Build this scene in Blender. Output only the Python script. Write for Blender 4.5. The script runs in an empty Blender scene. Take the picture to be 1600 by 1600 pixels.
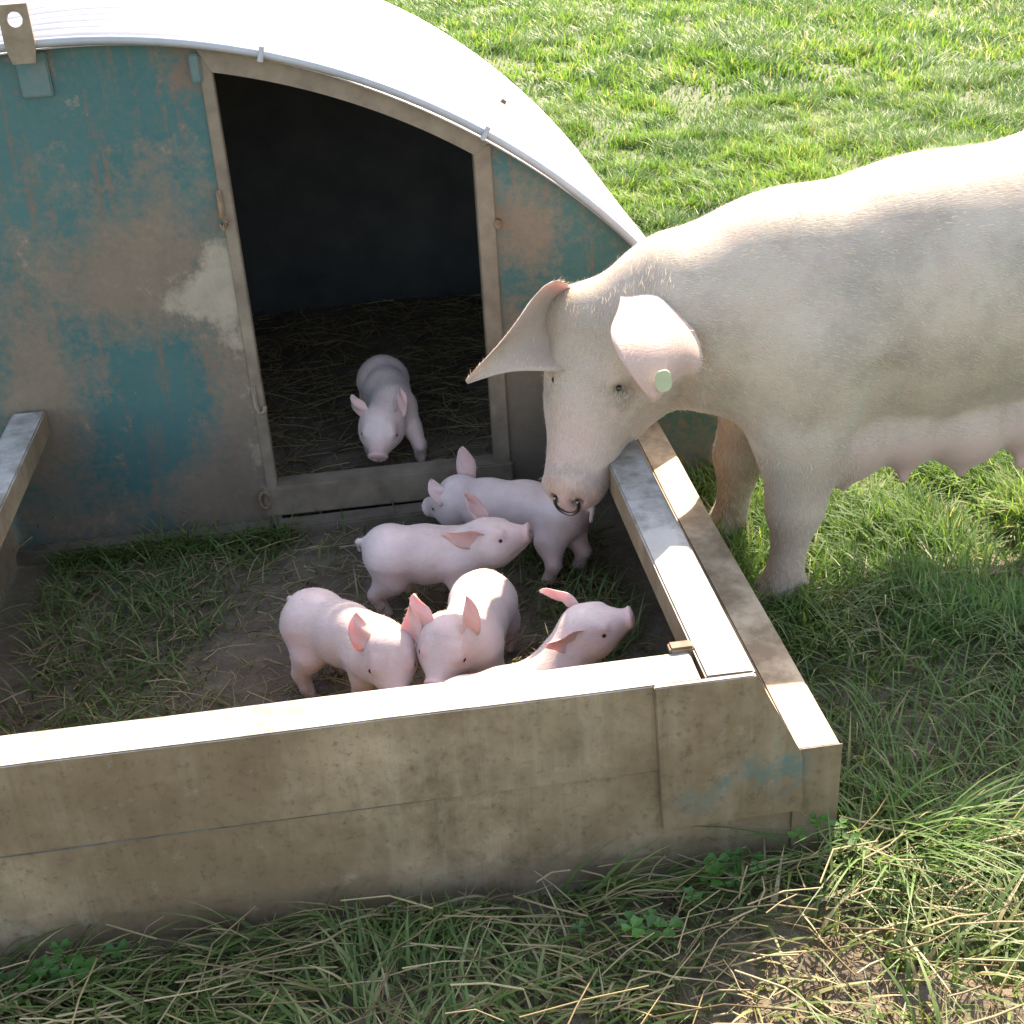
import bpy, bmesh, math, random
import numpy as np
from mathutils import Matrix, Vector
random.seed(7); RNG = np.random.default_rng(11)
scene = bpy.context.scene
COL = scene.collection
# ------------------------------------------------------------------ camera
cam_d = bpy.data.cameras.new('camera'); cam = bpy.data.objects.new('camera', cam_d); COL.objects.link(cam)
r_ = Vector((0.98974619, -0.13125727, -0.0563383)); u_ = Vector((0.1113296, 0.46177494, 0.87998274)); w_ = Vector((0.08948851, 0.87723169, -0.47165281))
m = Matrix.Identity(4)
for i in range(3):
    m[i][0] = r_[i]; m[i][1] = u_[i]; m[i][2] = -w_[i]
m[0][3], m[1][3], m[2][3] = -0.3969, -2.6606, 1.3994
cam.matrix_world = m
cam_d.sensor_width = 36; cam_d.lens = 2055.9/1600*36; cam_d.clip_end = 2000; cam_d.clip_start = 0.05
scene.camera = cam
# ------------------------------------------------------------------ sky and sun
SUN_EL, SUN_AZ = math.radians(43), math.radians(25)       # azimuth measured from +Y towards +X
world = bpy.data.worlds.new('World'); scene.world = world; world.use_nodes = True
wn = world.node_tree.nodes; wl = world.node_tree.links
sky = wn.new('ShaderNodeTexSky'); sky.sky_type = 'NISHITA'; sky.sun_disc = False
sky.sun_elevation = SUN_EL; sky.sun_rotation = SUN_AZ; sky.air_density = 1.0; sky.dust_density = 1.5; sky.ozone_density = 1.0
bg = wn['Background']; bg.inputs['Strength'].default_value = 0.15
wl.new(sky.outputs['Color'], bg.inputs['Color'])
sd = bpy.data.lights.new('sun', 'SUN'); sd.energy = 3.4; sd.angle = math.radians(0.53); sd.color = (1.0, 0.95, 0.86)
sun = bpy.data.objects.new('sun', sd); COL.objects.link(sun)
sv = Vector((math.sin(SUN_AZ)*math.cos(SUN_EL), math.cos(SUN_AZ)*math.cos(SUN_EL), math.sin(SUN_EL)))
sun.rotation_euler = sv.to_track_quat('Z', 'Y').to_euler(); sun.location = (2, 6, 8)
vs = scene.view_settings; vs.view_transform = 'Standard'; vs.look = 'None'; vs.exposure = 2.15; vs.use_white_balance = True; vs.white_balance_temperature = 7700; vs.white_balance_tint = 15; vs.gamma = 1; vs.use_curve_mapping = False
scene.cycles.max_bounces = 4; scene.cycles.diffuse_bounces = 2; scene.cycles.glossy_bounces = 2; scene.cycles.transmission_bounces = 3; scene.cycles.transparent_max_bounces = 4
# ------------------------------------------------------------------ helpers
def tag(o, label=None, cat=None, group=None, kind=None):
    for k, v in (('label', label), ('category', cat), ('group', group), ('kind', kind)):
        if v: o[k] = v
    return o
def empty(name, loc, label, cat, group=None):
    o = bpy.data.objects.new(name, None); COL.objects.link(o); o.location = loc; o.empty_display_size = .1
    tag(o, label, cat, group); return o
def link(name, me, mat, parent=None):
    o = bpy.data.objects.new(name, me); COL.objects.link(o)
    if mat: me.materials.append(mat)
    if parent:
        o.parent = parent; o.matrix_parent_inverse = Matrix.Translation(-Vector(abs_loc(parent)))
    return o
def abs_loc(o):
    l = Vector(o.location)
    if o.parent is not None: l = l + abs_loc(o.parent) + Vector(o.matrix_parent_inverse.translation)
    return l
def mesh_np(name, V, F, smooth=True, attrs=None):
    """V (n,3); F (m,k) array or list of arrays with rows padded no - uniform k"""
    me = bpy.data.meshes.new(name)
    Fs = F if isinstance(F, list) else [F]
    Fs = [np.asarray(f, dtype=np.int32) for f in Fs if len(f)]
    V = np.asarray(V, dtype=np.float32)
    me.vertices.add(len(V)); me.vertices.foreach_set('co', V.ravel())
    loops = np.concatenate([f.ravel() for f in Fs]); tot = np.concatenate([np.full(len(f), f.shape[1], np.int32) for f in Fs])
    st = np.concatenate([[0], np.cumsum(tot)[:-1]]).astype(np.int32)
    me.loops.add(len(loops)); me.loops.foreach_set('vertex_index', loops)
    me.polygons.add(len(tot)); me.polygons.foreach_set('loop_start', st); me.polygons.foreach_set('loop_total', tot)
    me.update(calc_edges=True); me.validate()
    if smooth: me.polygons.foreach_set('use_smooth', np.ones(len(me.polygons), bool))
    if attrs:
        for k, a in attrs.items():
            at = me.attributes.new(k, 'FLOAT', 'POINT'); at.data.foreach_set('value', np.asarray(a, dtype=np.float32))
    return me
def bm_mesh(name, bm, smooth=False):
    me = bpy.data.meshes.new(name); bmesh.ops.recalc_face_normals(bm, faces=bm.faces); bm.to_mesh(me); bm.free()
    if smooth:
        for p in me.polygons: p.use_smooth = True
    return me
def prism(pts, axis, a, b, cuts=0, wav=0.0, bev=0.0, seed=0):
    """polygon pts in the plane normal to axis, extruded from a to b"""
    bm = bmesh.new(); n = len(pts); ts = [a + (b-a)*i/(cuts+1) for i in range(cuts+2)]; rings = []
    def mk(p, t):
        if axis == 'y': return (p[0], t, p[1])
        if axis == 'x': return (t, p[0], p[1])
        return (p[0], p[1], t)
    for t in ts: rings.append([bm.verts.new(mk(p, t)) for p in pts])
    for i in range(len(rings)-1):
        for j in range(n):
            bm.faces.new((rings[i][j], rings[i][(j+1) % n], rings[i+1][(j+1) % n], rings[i+1][j]))
    bm.faces.new(rings[0][::-1]); bm.faces.new(rings[-1])
    bmesh.ops.recalc_face_normals(bm, faces=bm.faces)
    if bev:
        ed = [e for e in bm.edges if e.calc_face_angle(0) > .4]
        bmesh.ops.bevel(bm, geom=ed, offset=bev, segments=2, affect='EDGES', clamp_overlap=True)
    if wav:
        for v in bm.verts:
            x, y, z = v.co
            v.co.z += wav*(math.sin(x*5.1+y*4.3+seed)+.6*math.sin(x*13+y*11+seed*2))*min(1, z/.1)
            v.co.y += wav*.7*math.sin(x*6.7+z*9+seed*3); v.co.x += wav*.7*math.sin(y*7.3+z*8+seed)
    return bm
def box(x0, x1, y0, y1, z0, z1, bev=.002, cuts=0, wav=0, seed=0):
    return prism([(x0, z0), (x1, z0), (x1, z1), (x0, z1)], 'y', y0, y1, cuts, wav, bev, seed) if (y1-y0) > (x1-x0) else \
        prism([(y0, z0), (y1, z0), (y1, z1), (y0, z1)], 'x', x0, x1, cuts, wav, bev, seed)
def cyl(p0, p1, r0, r1=None, seg=10, cap=True):
    bm = bmesh.new(); p0, p1 = Vector(p0), Vector(p1); r1 = r0 if r1 is None else r1
    q = (p1-p0).to_track_quat('Z', 'Y'); A = []; B = []
    for i in range(seg):
        a = 2*math.pi*i/seg; d = q @ Vector((math.cos(a), math.sin(a), 0))
        A.append(bm.verts.new(p0+d*r0)); B.append(bm.verts.new(p1+d*r1))
    for i in range(seg): bm.faces.new((A[i], A[(i+1) % seg], B[(i+1) % seg], B[i]))
    if cap: bm.faces.new(A[::-1]); bm.faces.new(B)
    return bm
def tube(pts, r, seg=8, closed=False):
    bm = bmesh.new(); n = len(pts); rings = []; P = [Vector(p) for p in pts]; up = Vector((.13, .2, .97)).normalized()
    for i in range(n):
        t = (P[(i+1) % n]-P[i-1]) if closed or 0 < i < n-1 else (P[min(i+1, n-1)]-P[max(i-1, 0)])
        t.normalize(); s = t.cross(up); s = s.normalized() if s.length > 1e-4 else Vector((1, 0, 0)); q = s.cross(t)
        rr = r[i] if isinstance(r, (list, tuple)) else r
        rings.append([bm.verts.new(P[i]+(s*math.cos(2*math.pi*k/seg)+q*math.sin(2*math.pi*k/seg))*rr) for k in range(seg)])
    for i in range(n if closed else n-1):
        A = rings[i]; B = rings[(i+1) % n]
        for k in range(seg): bm.faces.new((A[k], A[(k+1) % seg], B[(k+1) % seg], B[k]))
    if not closed: bm.faces.new(rings[0][::-1]); bm.faces.new(rings[-1])
    return bm
# ------------------------------------------------------------------ node materials
class NT:
    def __init__(s, name):
        s.m = bpy.data.materials.new(name); s.m.use_nodes = True; s.t = s.m.node_tree; s.n = s.t.nodes; s.l = s.t.links
        s.b = s.n['Principled BSDF']; s.out = s.n['Material Output']; s.co = s.n.new('ShaderNodeTexCoord')
        s.geo = s.n.new('ShaderNodeNewGeometry')
    def lk(s, a, b): s.l.new(a, b)
    def pos(s): return s.geo.outputs['Position']
    def mapped(s, scale=(1, 1, 1), rot=(0, 0, 0), loc=(0, 0, 0)):
        mp = s.n.new('ShaderNodeMapping'); mp.inputs['Scale'].default_value = scale; mp.inputs['Rotation'].default_value = rot; mp.inputs['Location'].default_value = loc
        s.lk(s.pos(), mp.inputs['Vector']); return mp.outputs['Vector']
    def noise(s, scale, detail=4, rough=.55, vec=None, dist=0):
        nz = s.n.new('ShaderNodeTexNoise'); nz.inputs['Scale'].default_value = scale; nz.inputs['Detail'].default_value = detail
        nz.inputs['Roughness'].default_value = rough; nz.inputs['Distortion'].default_value = dist
        s.lk(vec if vec is not None else s.pos(), nz.inputs['Vector']); return nz.outputs['Fac']
    def ramp(s, fac, *stops):
        rp = s.n.new('ShaderNodeValToRGB'); e = rp.color_ramp.elements
        while len(e) > 1: e.remove(e[-1])
        e[0].position = stops[0][0]; e[0].color = col(stops[0][1])
        for p, c in stops[1:]:
            k = e.new(p); k.color = col(c)
        s.lk(fac, rp.inputs['Fac']); return rp.outputs['Color']
    def mix(s, fac, a, b, mode='MIX'):
        mx = s.n.new('ShaderNodeMix'); mx.data_type = 'RGBA'; mx.blend_type = mode
        for sock, v in ((mx.inputs[0], fac), (mx.inputs[6], a), (mx.inputs[7], b)):
            if isinstance(v, (int, float)): sock.default_value = v
            elif isinstance(v, tuple): sock.default_value = col(v)
            else: s.lk(v, sock)
        return mx.outputs[2]
    def math(s, op, a, b=0.0, clamp=False):
        mt = s.n.new('ShaderNodeMath'); mt.operation = op; mt.use_clamp = clamp
        for i, v in enumerate((a, b)):
            if isinstance(v, (int, float)): mt.inputs[i].default_value = v
            else: s.lk(v, mt.inputs[i])
        return mt.outputs[0]
    def blob(s, c, rad, warp, amt=.6):
        """soft patch: distance from c in units of rad (anisotropic), edge broken by warp noise; 1 inside"""
        mp = s.n.new('ShaderNodeMapping'); mp.vector_type = 'POINT'
        mp.inputs['Location'].default_value = tuple(-c[i]/rad[i] for i in range(3)); mp.inputs['Scale'].default_value = tuple(1/k for k in rad)
        s.lk(s.pos(), mp.inputs['Vector'])
        ln = s.n.new('ShaderNodeVectorMath'); ln.operation = 'LENGTH'; s.lk(mp.outputs['Vector'], ln.inputs[0])
        d = s.math('ADD', ln.outputs['Value'], s.math('MULTIPLY', s.math('SUBTRACT', warp, .5), -amt*3))
        mr = s.n.new('ShaderNodeMapRange'); mr.inputs[1].default_value = 1.15; mr.inputs[2].default_value = .75; s.lk(d, mr.inputs[0])
        return mr.outputs[0]
    def attr(s, name):
        a = s.n.new('ShaderNodeAttribute'); a.attribute_name = name; return a.outputs['Fac']
    def bump(s, h, strength=.3, dist=.01):
        b = s.n.new('ShaderNodeBump'); b.inputs['Strength'].default_value = strength; b.inputs['Distance'].default_value = dist
        s.lk(h, b.inputs['Height']); s.lk(b.outputs['Normal'], s.b.inputs['Normal']); return b
    def set(s, **k):
        for n, v in k.items():
            i = s.b.inputs[n.replace('_', ' ')]
            if isinstance(v, (int, float)): i.default_value = v
            elif isinstance(v, tuple): i.default_value = col(v) if i.type == 'RGBA' else v
            else: s.lk(v, i)
        return s.m
def col(c): return (c[0], c[1], c[2], 1.0) if isinstance(c, (tuple, list)) else (c, c, c, 1.0)

def mat_wall():
    t = NT('teal_painted_steel')
    w = t.noise(9, 6, .7); w2 = t.noise(3.2, 5, .6); fine = t.noise(60, 5, .75); mid = t.noise(24, 5, .7)
    streak = t.noise(7, 5, .7, t.mapped((6, 1, .45)))
    def gauss(c, r):
        mp = t.n.new('ShaderNodeMapping'); mp.inputs['Location'].default_value = (-c[0]/r[0], 0, -c[1]/r[1]); mp.inputs['Scale'].default_value = (1/r[0], 0, 1/r[1]); t.lk(t.pos(), mp.inputs['Vector'])
        ln = t.n.new('ShaderNodeVectorMath'); ln.operation = 'DOT_PRODUCT'; t.lk(mp.outputs['Vector'], ln.inputs[0]); t.lk(mp.outputs['Vector'], ln.inputs[1])
        return t.math('POWER', 2.718, t.math('MULTIPLY', ln.outputs['Value'], -1.0))
    def total(base, items):
        for c, r, k in items: base = t.math('ADD', base, t.math('MULTIPLY', gauss(c, r), k))
        return base
    nz = t.math('ADD', t.math('ADD', t.math('MULTIPLY', w, .75), t.math('MULTIPLY', mid, .55)), t.math('MULTIPLY', fine, .45))   # about .87 on average
    teal = t.mix(t.ramp(w2, (.35, 0), (.65, 1)), (.005, .080, .080), (.028, .105, .098))
    teal = t.mix(t.ramp(t.math('ADD', t.math('MULTIPLY', fine, .6), t.math('MULTIPLY', w, .4)), (.42, 0), (.68, .5)), teal, (.08, .115, .10))
    rust = t.mix(mid, (.10, .045, .022), (.20, .12, .07)); mud = t.mix(t.math('ADD', t.math('MULTIPLY', w, .5), t.math('MULTIPLY', fine, .5)), (.06, .042, .026), (.24, .18, .125)); beige = t.mix(mid, (.17, .14, .095), (.40, .345, .26))
    c = t.mix(t.ramp(t.math('ADD', streak, t.math('MULTIPLY', fine, .35)), (.70, 0), (.88, .8)), teal, rust)
    sep = t.n.new('ShaderNodeSeparateXYZ'); t.lk(t.pos(), sep.inputs[0])
    splash = t.math('MULTIPLY', t.math('SUBTRACT', .30, sep.outputs['Z']), .55)
    splash = t.math('MAXIMUM', splash, 0)
    wear = total(t.math('ADD', t.math('ADD', nz, .03), splash), [((-.86, .60), (.16, .11), .50), ((-.95, .44), (.07, .12), .28), ((-1.09, .36), (.09, .20), .46), ((-.80, .80), (.05, .10), .16), ((-.68, .25), (.10, .36), .42), ((-.06, .62), (.07, .09), .30), ((-.07, .25), (.12, .30), .45),
        ((-.80, .12), (.10, .14), .20), ((-.90, .29), (.11, .13), -.42), ((-.99, .48), (.07, .08), -.30), ((-.85, .40), (.07, .06), -.26), ((-.76, .30), (.05, .20), -.10), ((-.8, .95), (.3, .09), -.18), ((.05, .5), (.12, .1), -.2), ((-.09, .52), (.05, .04), -.25)])
    half = lambda x: t.math('MULTIPLY', x, .5)
    c = t.mix(t.ramp(half(wear), (.44, 0), (.51, .45), (.61, .95)), c, mud)
    rus = total(nz, [((-.695, 1.0), (.05, .09), .33), ((-.12, .655), (.035, .05), .40), ((-.13, .77), (.02, .10), .25), ((-.87, .80), (.03, .14), .10), ((-.74, .40), (.05, .06), .15)])
    c = t.mix(t.ramp(half(rus), (.50, 0), (.62, .85)), c, rust)
    bg_ = total(nz, [((-.74, .555), (.075, .055), .42), ((-.685, .61), (.035, .065), .46), ((-.69, .5), (.04, .08), .2), ((-.66, .2), (.035, .3), .18)])
    c = t.mix(t.ramp(half(bg_), (.50, 0), (.56, .55), (.64, .9)), c, beige)
    t.bump(t.math('ADD', t.math('MULTIPLY', w, .5), t.math('MULTIPLY', fine, .25)), .35, .006)
    return t.set(Base_Color=c, Roughness=t.math('ADD', t.math('MULTIPLY', w, .25), .45), Metallic=0.0)
def mat_fender(name='muddy_painted_steel', tint=(1, 1, 1), algae=.5):
    t = NT(name); w = t.noise(6, 6, .65); f = t.noise(70, 5, .75); lg = t.noise(1.7, 4, .6); st = t.noise(8, 5, .65, t.mapped((5, 5, .5)))
    a = t.mix(t.ramp(t.math('ADD', t.math('MULTIPLY', w, .7), t.math('MULTIPLY', t.noise(30, 6, .75), .3)), (.36, 0), (.62, 1)), (.12, .08, .042), (.34, .245, .15))
    drip = t.noise(5, 6, .7, t.mapped((9, 9, .35), (0, 0, 0), (5, 2, 1))); c = t.mix(t.ramp(lg, (.38, 0), (.62, algae)), a, (.17, .13, .07))
    c = t.mix(t.ramp(st, (.5, 0), (.72, .45)), c, (.34, .275, .19))
    c = t.mix(t.ramp(t.noise(2.6, 5, .65, t.mapped((1, 1, 1), (0, 0, 0), (3, 1, 7))), (.45, 0), (.62, .65)), c, (.125, .075, .036))
    c = t.mix(t.ramp(drip, (.54, 0), (.74, .5)), c, (.115, .075, .038))
    c = t.mix(t.ramp(f, (.54, 0), (.70, .65)), c, (.07, .047, .026))
    c = t.mix(t.ramp(t.noise(22, 4, .7), (.62, 0), (.78, .4)), c, (.38, .32, .23))
    # upper faces: paler, mottled colour on whatever points up
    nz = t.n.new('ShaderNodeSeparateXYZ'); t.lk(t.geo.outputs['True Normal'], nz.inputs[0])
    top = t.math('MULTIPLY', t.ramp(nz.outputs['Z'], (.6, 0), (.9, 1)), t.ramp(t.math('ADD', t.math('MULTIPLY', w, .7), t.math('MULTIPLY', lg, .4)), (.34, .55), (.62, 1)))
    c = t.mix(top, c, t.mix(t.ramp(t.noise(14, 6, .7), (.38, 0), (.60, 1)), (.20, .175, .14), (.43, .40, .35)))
    mm = t.noise(26, 5, .75)
    c = t.mix(t.math('MULTIPLY', t.math('MULTIPLY', t.blob((.10, -1.23, .165), (.07, .05, .06), w, 1.0), t.ramp(mm, (.42, 0), (.62, 1))), .75), c, (.06, .12, .105))
    c = t.mix(t.math('MULTIPLY', t.math('MULTIPLY', t.blob((.01, -1.23, .135), (.06, .05, .035), w, 1.0), t.ramp(mm, (.45, 0), (.65, 1))), .6), c, (.07, .12, .10))
    c = t.mix(1.0, c, tint, 'MULTIPLY')
    t.bump(t.math('ADD', t.math('MULTIPLY', w, .6), t.math('MULTIPLY', f, .3)), .4, .004)
    return t.set(Base_Color=c, Roughness=.62)
def mat_simple(name, a, b, scale=20, rough=.6, metal=0, bump=.2):
    t = NT(name); w = t.noise(scale, 5, .65); c = t.mix(t.ramp(w, (.3, 0), (.7, 1)), a, b)
    if bump: t.bump(w, bump, .004)
    return t.set(Base_Color=c, Roughness=rough, Metallic=metal)
def mat_skin(name, base, dark, pink, hair_bump, dirt):
    t = NT(name); w = t.noise(9, 5, .6); f = t.noise(140, 3, .7); p = t.attr('pink'); d = t.attr('dirt')
    c = t.mix(t.ramp(w, (.3, 0), (.72, 1)), base, dark)
    c = t.mix(t.ramp(t.noise(4.5, 6, .7), (.46, 0), (.66, .55)), c, tuple(k*.68 for k in dark)); c = t.mix(t.ramp(t.noise(17, 4, .65), (.48, 0), (.7, .22)), c, pink)
    c = t.mix(t.math('MULTIPLY', p, .95, True), c, pink)
    c = t.mix(t.math('MULTIPLY', d, t.ramp(t.noise(28, 5, .7), (.38, .0), (.62, dirt))), c, (.13, .085, .045))
    hr = t.noise(1, 3, .7, t.mapped((60, 340, 340), (0, .25, .0)))
    t.bump(t.math('ADD', t.math('MULTIPLY', hr, .8), t.math('MULTIPLY', f, .2)), hair_bump, .003)
    t.b.inputs['Subsurface Radius'].default_value = (1.0, .35, .2); t.b.inputs['Subsurface Scale'].default_value = .006
    return t.set(Base_Color=c, Roughness=.55, Subsurface_Weight=.35, Specular_IOR_Level=.3, Sheen_Weight=.25, Sheen_Roughness=.4)
def mat_blade(name, stops, trans=.4, rough=.38, spec=.5):
    t = NT(name); h = t.attr('hue'); c = t.ramp(h, *stops)
    t.set(Base_Color=c, Roughness=rough, Specular_IOR_Level=spec)
    tr = t.n.new('ShaderNodeBsdfTranslucent'); t.lk(t.mix(1.0, c, (1.2, 1.25, .6), 'MULTIPLY'), tr.inputs['Color'])
    mx = t.n.new('ShaderNodeMixShader'); mx.inputs[0].default_value = trans
    t.lk(t.b.outputs[0], mx.inputs[1]); t.lk(tr.outputs[0], mx.inputs[2]); t.lk(mx.outputs[0], t.out.inputs['Surface']); return t.m
def mat_ground():
    t = NT('muddy_soil'); w = t.noise(3, 6, .65); f = t.noise(45, 5, .7); g = t.noise(140, 3, .7)
    c = t.mix(t.ramp(w, (.35, 0), (.65, 1)), (.085, .060, .038), (.17, .125, .08)); c = t.mix(t.ramp(f, (.5, 0), (.7, .6)), c, (.22, .175, .115))
    c = t.mix(t.math('MULTIPLY', t.attr('turf'), .8), c, t.mix(f, (.035, .07, .015), (.11, .15, .05)))
    t.bump(t.math('ADD', f, t.math('MULTIPLY', g, .4)), .7, .012)
    return t.set(Base_Color=c, Roughness=.85)
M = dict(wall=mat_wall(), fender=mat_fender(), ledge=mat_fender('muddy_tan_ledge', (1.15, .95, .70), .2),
         post=mat_simple('bare_beige_steel', (.12, .09, .06), (.22, .175, .12), 16, .6),
         rust=mat_simple('rusty_steel', (.10, .05, .022), (.22, .15, .085), 40, .7),
         zinc=mat_simple('galvanised_sheet', (.27, .28, .29), (.38, .38, .38), 6, .45, .1, .05),
         lug=mat_simple('brown_steel_strap', (.14, .095, .05), (.23, .18, .12), 25, .55),
         timber=mat_simple('wet_old_timber', (.065, .048, .032), (.15, .115, .08), 18, .8, 0, .5),
         tealbit=mat_simple('teal_bracket_paint', (.03, .12, .125), (.10, .13, .115), 25, .55),
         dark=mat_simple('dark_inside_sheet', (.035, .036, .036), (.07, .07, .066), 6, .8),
         eye=mat_simple('dark_wet_eye', (.008, .006, .005), (.015, .01, .008), 5, .08, 0, 0),
         ring=mat_simple('steel_nose_ring', (.12, .11, .10), (.22, .2, .18), 30, .3, .9, 0),
         tagm=mat_simple('pale_green_plastic', (.38, .45, .30), (.46, .52, .37), 30, .35, 0, 0),
         ground=mat_ground(),
         sow=mat_skin('sow_skin', (.47, .385, .290), (.37, .300, .222), (.52, .315, .265), .35, .8),
         pig=mat_skin('piglet_skin', (.70, .55, .49), (.63, .475, .42), (.64, .30, .265), .25, .8),
         grass=mat_blade('meadow_blades', ((0, (.06, .125, .03)), (.45, (.145, .255, .07)), (.75, (.26, .34, .12)), (.9, (.38, .35, .17)), (1, (.46, .39, .24))), .42, .5, .35),
         olive=mat_blade('pen_blades', ((0, (.06, .10, .024)), (.5, (.135, .20, .055)), (.75, (.26, .25, .10)), (1, (.42, .34, .19))), .38, .5, .35),  # blades darker and more olive than those of the meadow
         straw=mat_blade('straw_blades', ((0, (.13, .09, .045)), (.5, (.34, .26, .13)), (1, (.58, .47, .27))), .2, .5, .3),
         clover=mat_blade('clover_leaf', ((0, (.03, .10, .018)), (1, (.07, .19, .03))), .35, .45))
def mat_hair():
    t = NT('white_bristle'); t.set(Base_Color=(.72, .64, .50), Roughness=.4)
    tr = t.n.new('ShaderNodeBsdfTranslucent'); tr.inputs['Color'].default_value = (.8, .7, .55, 1); mx = t.n.new('ShaderNodeMixShader'); mx.inputs[0].default_value = .5
    t.lk(t.b.outputs[0], mx.inputs[1]); t.lk(tr.outputs[0], mx.inputs[2]); t.lk(mx.outputs[0], t.out.inputs['Surface']); return t.m
M['hair'] = mat_hair()
# ------------------------------------------------------------------ terrain
_perm = RNG.random((256, 256))
def vnoise(x, y, s):
    x = np.asarray(x)*s; y = np.asarray(y)*s; xi = np.floor(x).astype(int); yi = np.floor(y).astype(int); fx = x-xi; fy = y-yi
    fx = fx*fx*(3-2*fx); fy = fy*fy*(3-2*fy); g = lambda a, b: _perm[a & 255, b & 255]
    return (g(xi, yi)*(1-fx)+g(xi+1, yi)*fx)*(1-fy)+(g(xi, yi+1)*(1-fx)+g(xi+1, yi+1)*fx)*fy
def sstep(a, b, x):
    t = np.clip((np.asarray(x)-a)/(b-a), 0, 1); return t*t*(3-2*t)
ARK_X, ARK_Z, ARK_R = -.925, -.404, 1.4606
FX0, FX1, FY = -1.2, .2, -1.226           # outline of the pen fender
def in_pen(x, y, mrg=0): return (x > FX0-mrg) & (x < FX1+mrg) & (y > FY-mrg) & (y < mrg)
def in_ark(x, y, mrg=0): return (x > -2.36-mrg) & (x < .5+mrg) & (y > -mrg) & (y < 1.4+mrg)
def rough_mask(x, y):                     # poached, muddy ground: in front right and under the sow
    a = np.exp(-(((x-.27)/.30)**2+((y+1.53)/.16)**2)); b = .8*np.exp(-(((x-.71)/.13)**2+((y+.49)/.07)**2)); c = np.exp(-(((x-.5)/.26)**2+((y+.90)/.16)**2))+.8*np.exp(-(((x+.25)/.3)**2+((y+1.62)/.10)**2))
    return np.clip(a+b*.9+c*.55, 0, 1)
def gz(x, y):
    x = np.asarray(x, float); y = np.asarray(y, float)
    near = np.exp(-((x)**2+(y+.5)**2)/60)
    h = (vnoise(x, y, 1.3)-.5)*.05 + (vnoise(x+9, y+4, 5)-.5)*.018 + near*(vnoise(x+3, y+1, 17)-.5)*.012
    fl = 1-np.clip(sstep(.35, .0, np.abs(np.maximum(np.maximum(-1.25-x, x-.75), np.maximum(-1.3-y, y-1.5)).clip(0))), 0, 1)
    flat = np.where((x > -1.25) & (x < .75) & (y > -1.3) & (y < 1.5), 0.0, fl)
    h = h*(.12+.88*flat)
    h = h+rough_mask(x, y)*((vnoise(x+2, y+7, 22)-.55)*.05+(vnoise(x, y, 55)-.5)*.018)
    pen = in_pen(x, y, -.05).astype(float); h = h+pen*((vnoise(x+4, y+6, 13)-.55)*.016+(vnoise(x, y+3, 38)-.5)*.010)
    return h - .004
def warp_axis(c, near, step, far):
    a = [0.0]; s = step
    while a[-1] < far:
        a.append(a[-1]+s)
        if a[-1] > near: s *= 1.22
    a = np.array(a); return np.concatenate([c-a[::-1][:-1], c+a])
gx = warp_axis(-.2, 1.6, .018, 300); gy = warp_axis(-.6, 1.6, .018, 300)
X, Y = np.meshgrid(gx, gy, indexing='ij'); Zg = gz(X, Y); nx, ny = X.shape
idx = np.arange(nx*ny).reshape(nx, ny)
Fq = np.stack([idx[:-1, :-1], idx[1:, :-1], idx[1:, 1:], idx[:-1, 1:]], -1).reshape(-1, 4)
turf = np.where(in_pen(X, Y) | in_ark(X, Y), 0, (1-rough_mask(X, Y))*(.22+.78*np.clip(sstep(-1.0, -.4, Y)*sstep(.2, .3, X)+sstep(-.3, .8, Y)+sstep(.9, 1.8, X), 0, 1))).ravel()
gme = mesh_np('ground', np.stack([X, Y, Zg], -1).reshape(-1, 3), Fq, True, {'turf': turf})
tag(link('ground', gme, M['ground']), kind='structure')
# ------------------------------------------------------------------ pig ark
ark = empty('pig_ark', (ARK_X, 0, 0), 'arched pig ark with corrugated metal roof and rusty teal front', 'shelter')
def arc_z(x, R=ARK_R): return math.sqrt(max(R*R-(x-ARK_X)**2, 0))+ARK_Z
def sheet(x0, x1, z0, R, y0, y1, n=24):
    pts = [(x0, z0)]+[(x1, z0)]
    for i in range(n+1):
        x = x1+(x0-x1)*i/n; z = arc_z(x, R)
        if z > z0+.001: pts.append((x, z))
    return pts
XL, XR, ZS = -.644, -.158, .103
def sheet_obj(name, x0, x1, y0, y1, mat, z0=0.0, bev=.0):
    return link(name, bm_mesh(name, prism(sheet(x0, x1, z0, ARK_R, y0, y1, 40), 'y', y0, y1, 0, 0, bev)), mat, ark)
tag(sheet_obj('wall_sheet', -2.326, XL-.022, 0, .02, M['wall']), 'teal sheet with rust streaks and bare scraped patches')
tag(sheet_obj('wall_sheet', XR+.034, .476, .001, .02, M['wall']), 'narrow teal and mud stained sheet right of the doorway')
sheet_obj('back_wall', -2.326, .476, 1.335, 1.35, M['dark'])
# door frame
link('door_post', bm_mesh('door_post', prism([(XL-.024, 0), (XL, 0), (XL, arc_z(XL, 1.43)), (XL-.024, arc_z(XL-.024, 1.455))], 'y', -.007, .03, 0, 0, .002)), M['post'], ark)
link('door_post', bm_mesh('door_post', prism([(XR, 0), (XR+.036, 0), (XR+.036, arc_z(XR+.036, 1.455)), (XR, arc_z(XR, 1.43))], 'y', -.007, .03, 0, 0, .002)), M['post'], ark)
hp = []
for i in range(21):
    x = XL+(XR-XL)*i/20; hp.append((x, arc_z(x, 1.42)))
for i in range(21):
    x = (XR+.037)+(XL-.024-XR-.037)*i/20; hp.append((x, arc_z(x, ARK_R-.001)))
link('door_header', bm_mesh('door_header', prism(hp, 'y', -.010, .028, 0, 0, .0)), M['post'], ark)
sill = link('door_sill', bm_mesh('door_sill', box(XL-.035, XR+.04, -.012, .045, .03, ZS, .004, 5, .0012)), M['post'], ark)
link('threshold_board', bm_mesh('threshold_board', box(XL-.01, XR+.1, -.065, -.013, -.01, .028, .004, 6, .0015, 3)), M['timber'], ark)
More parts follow.
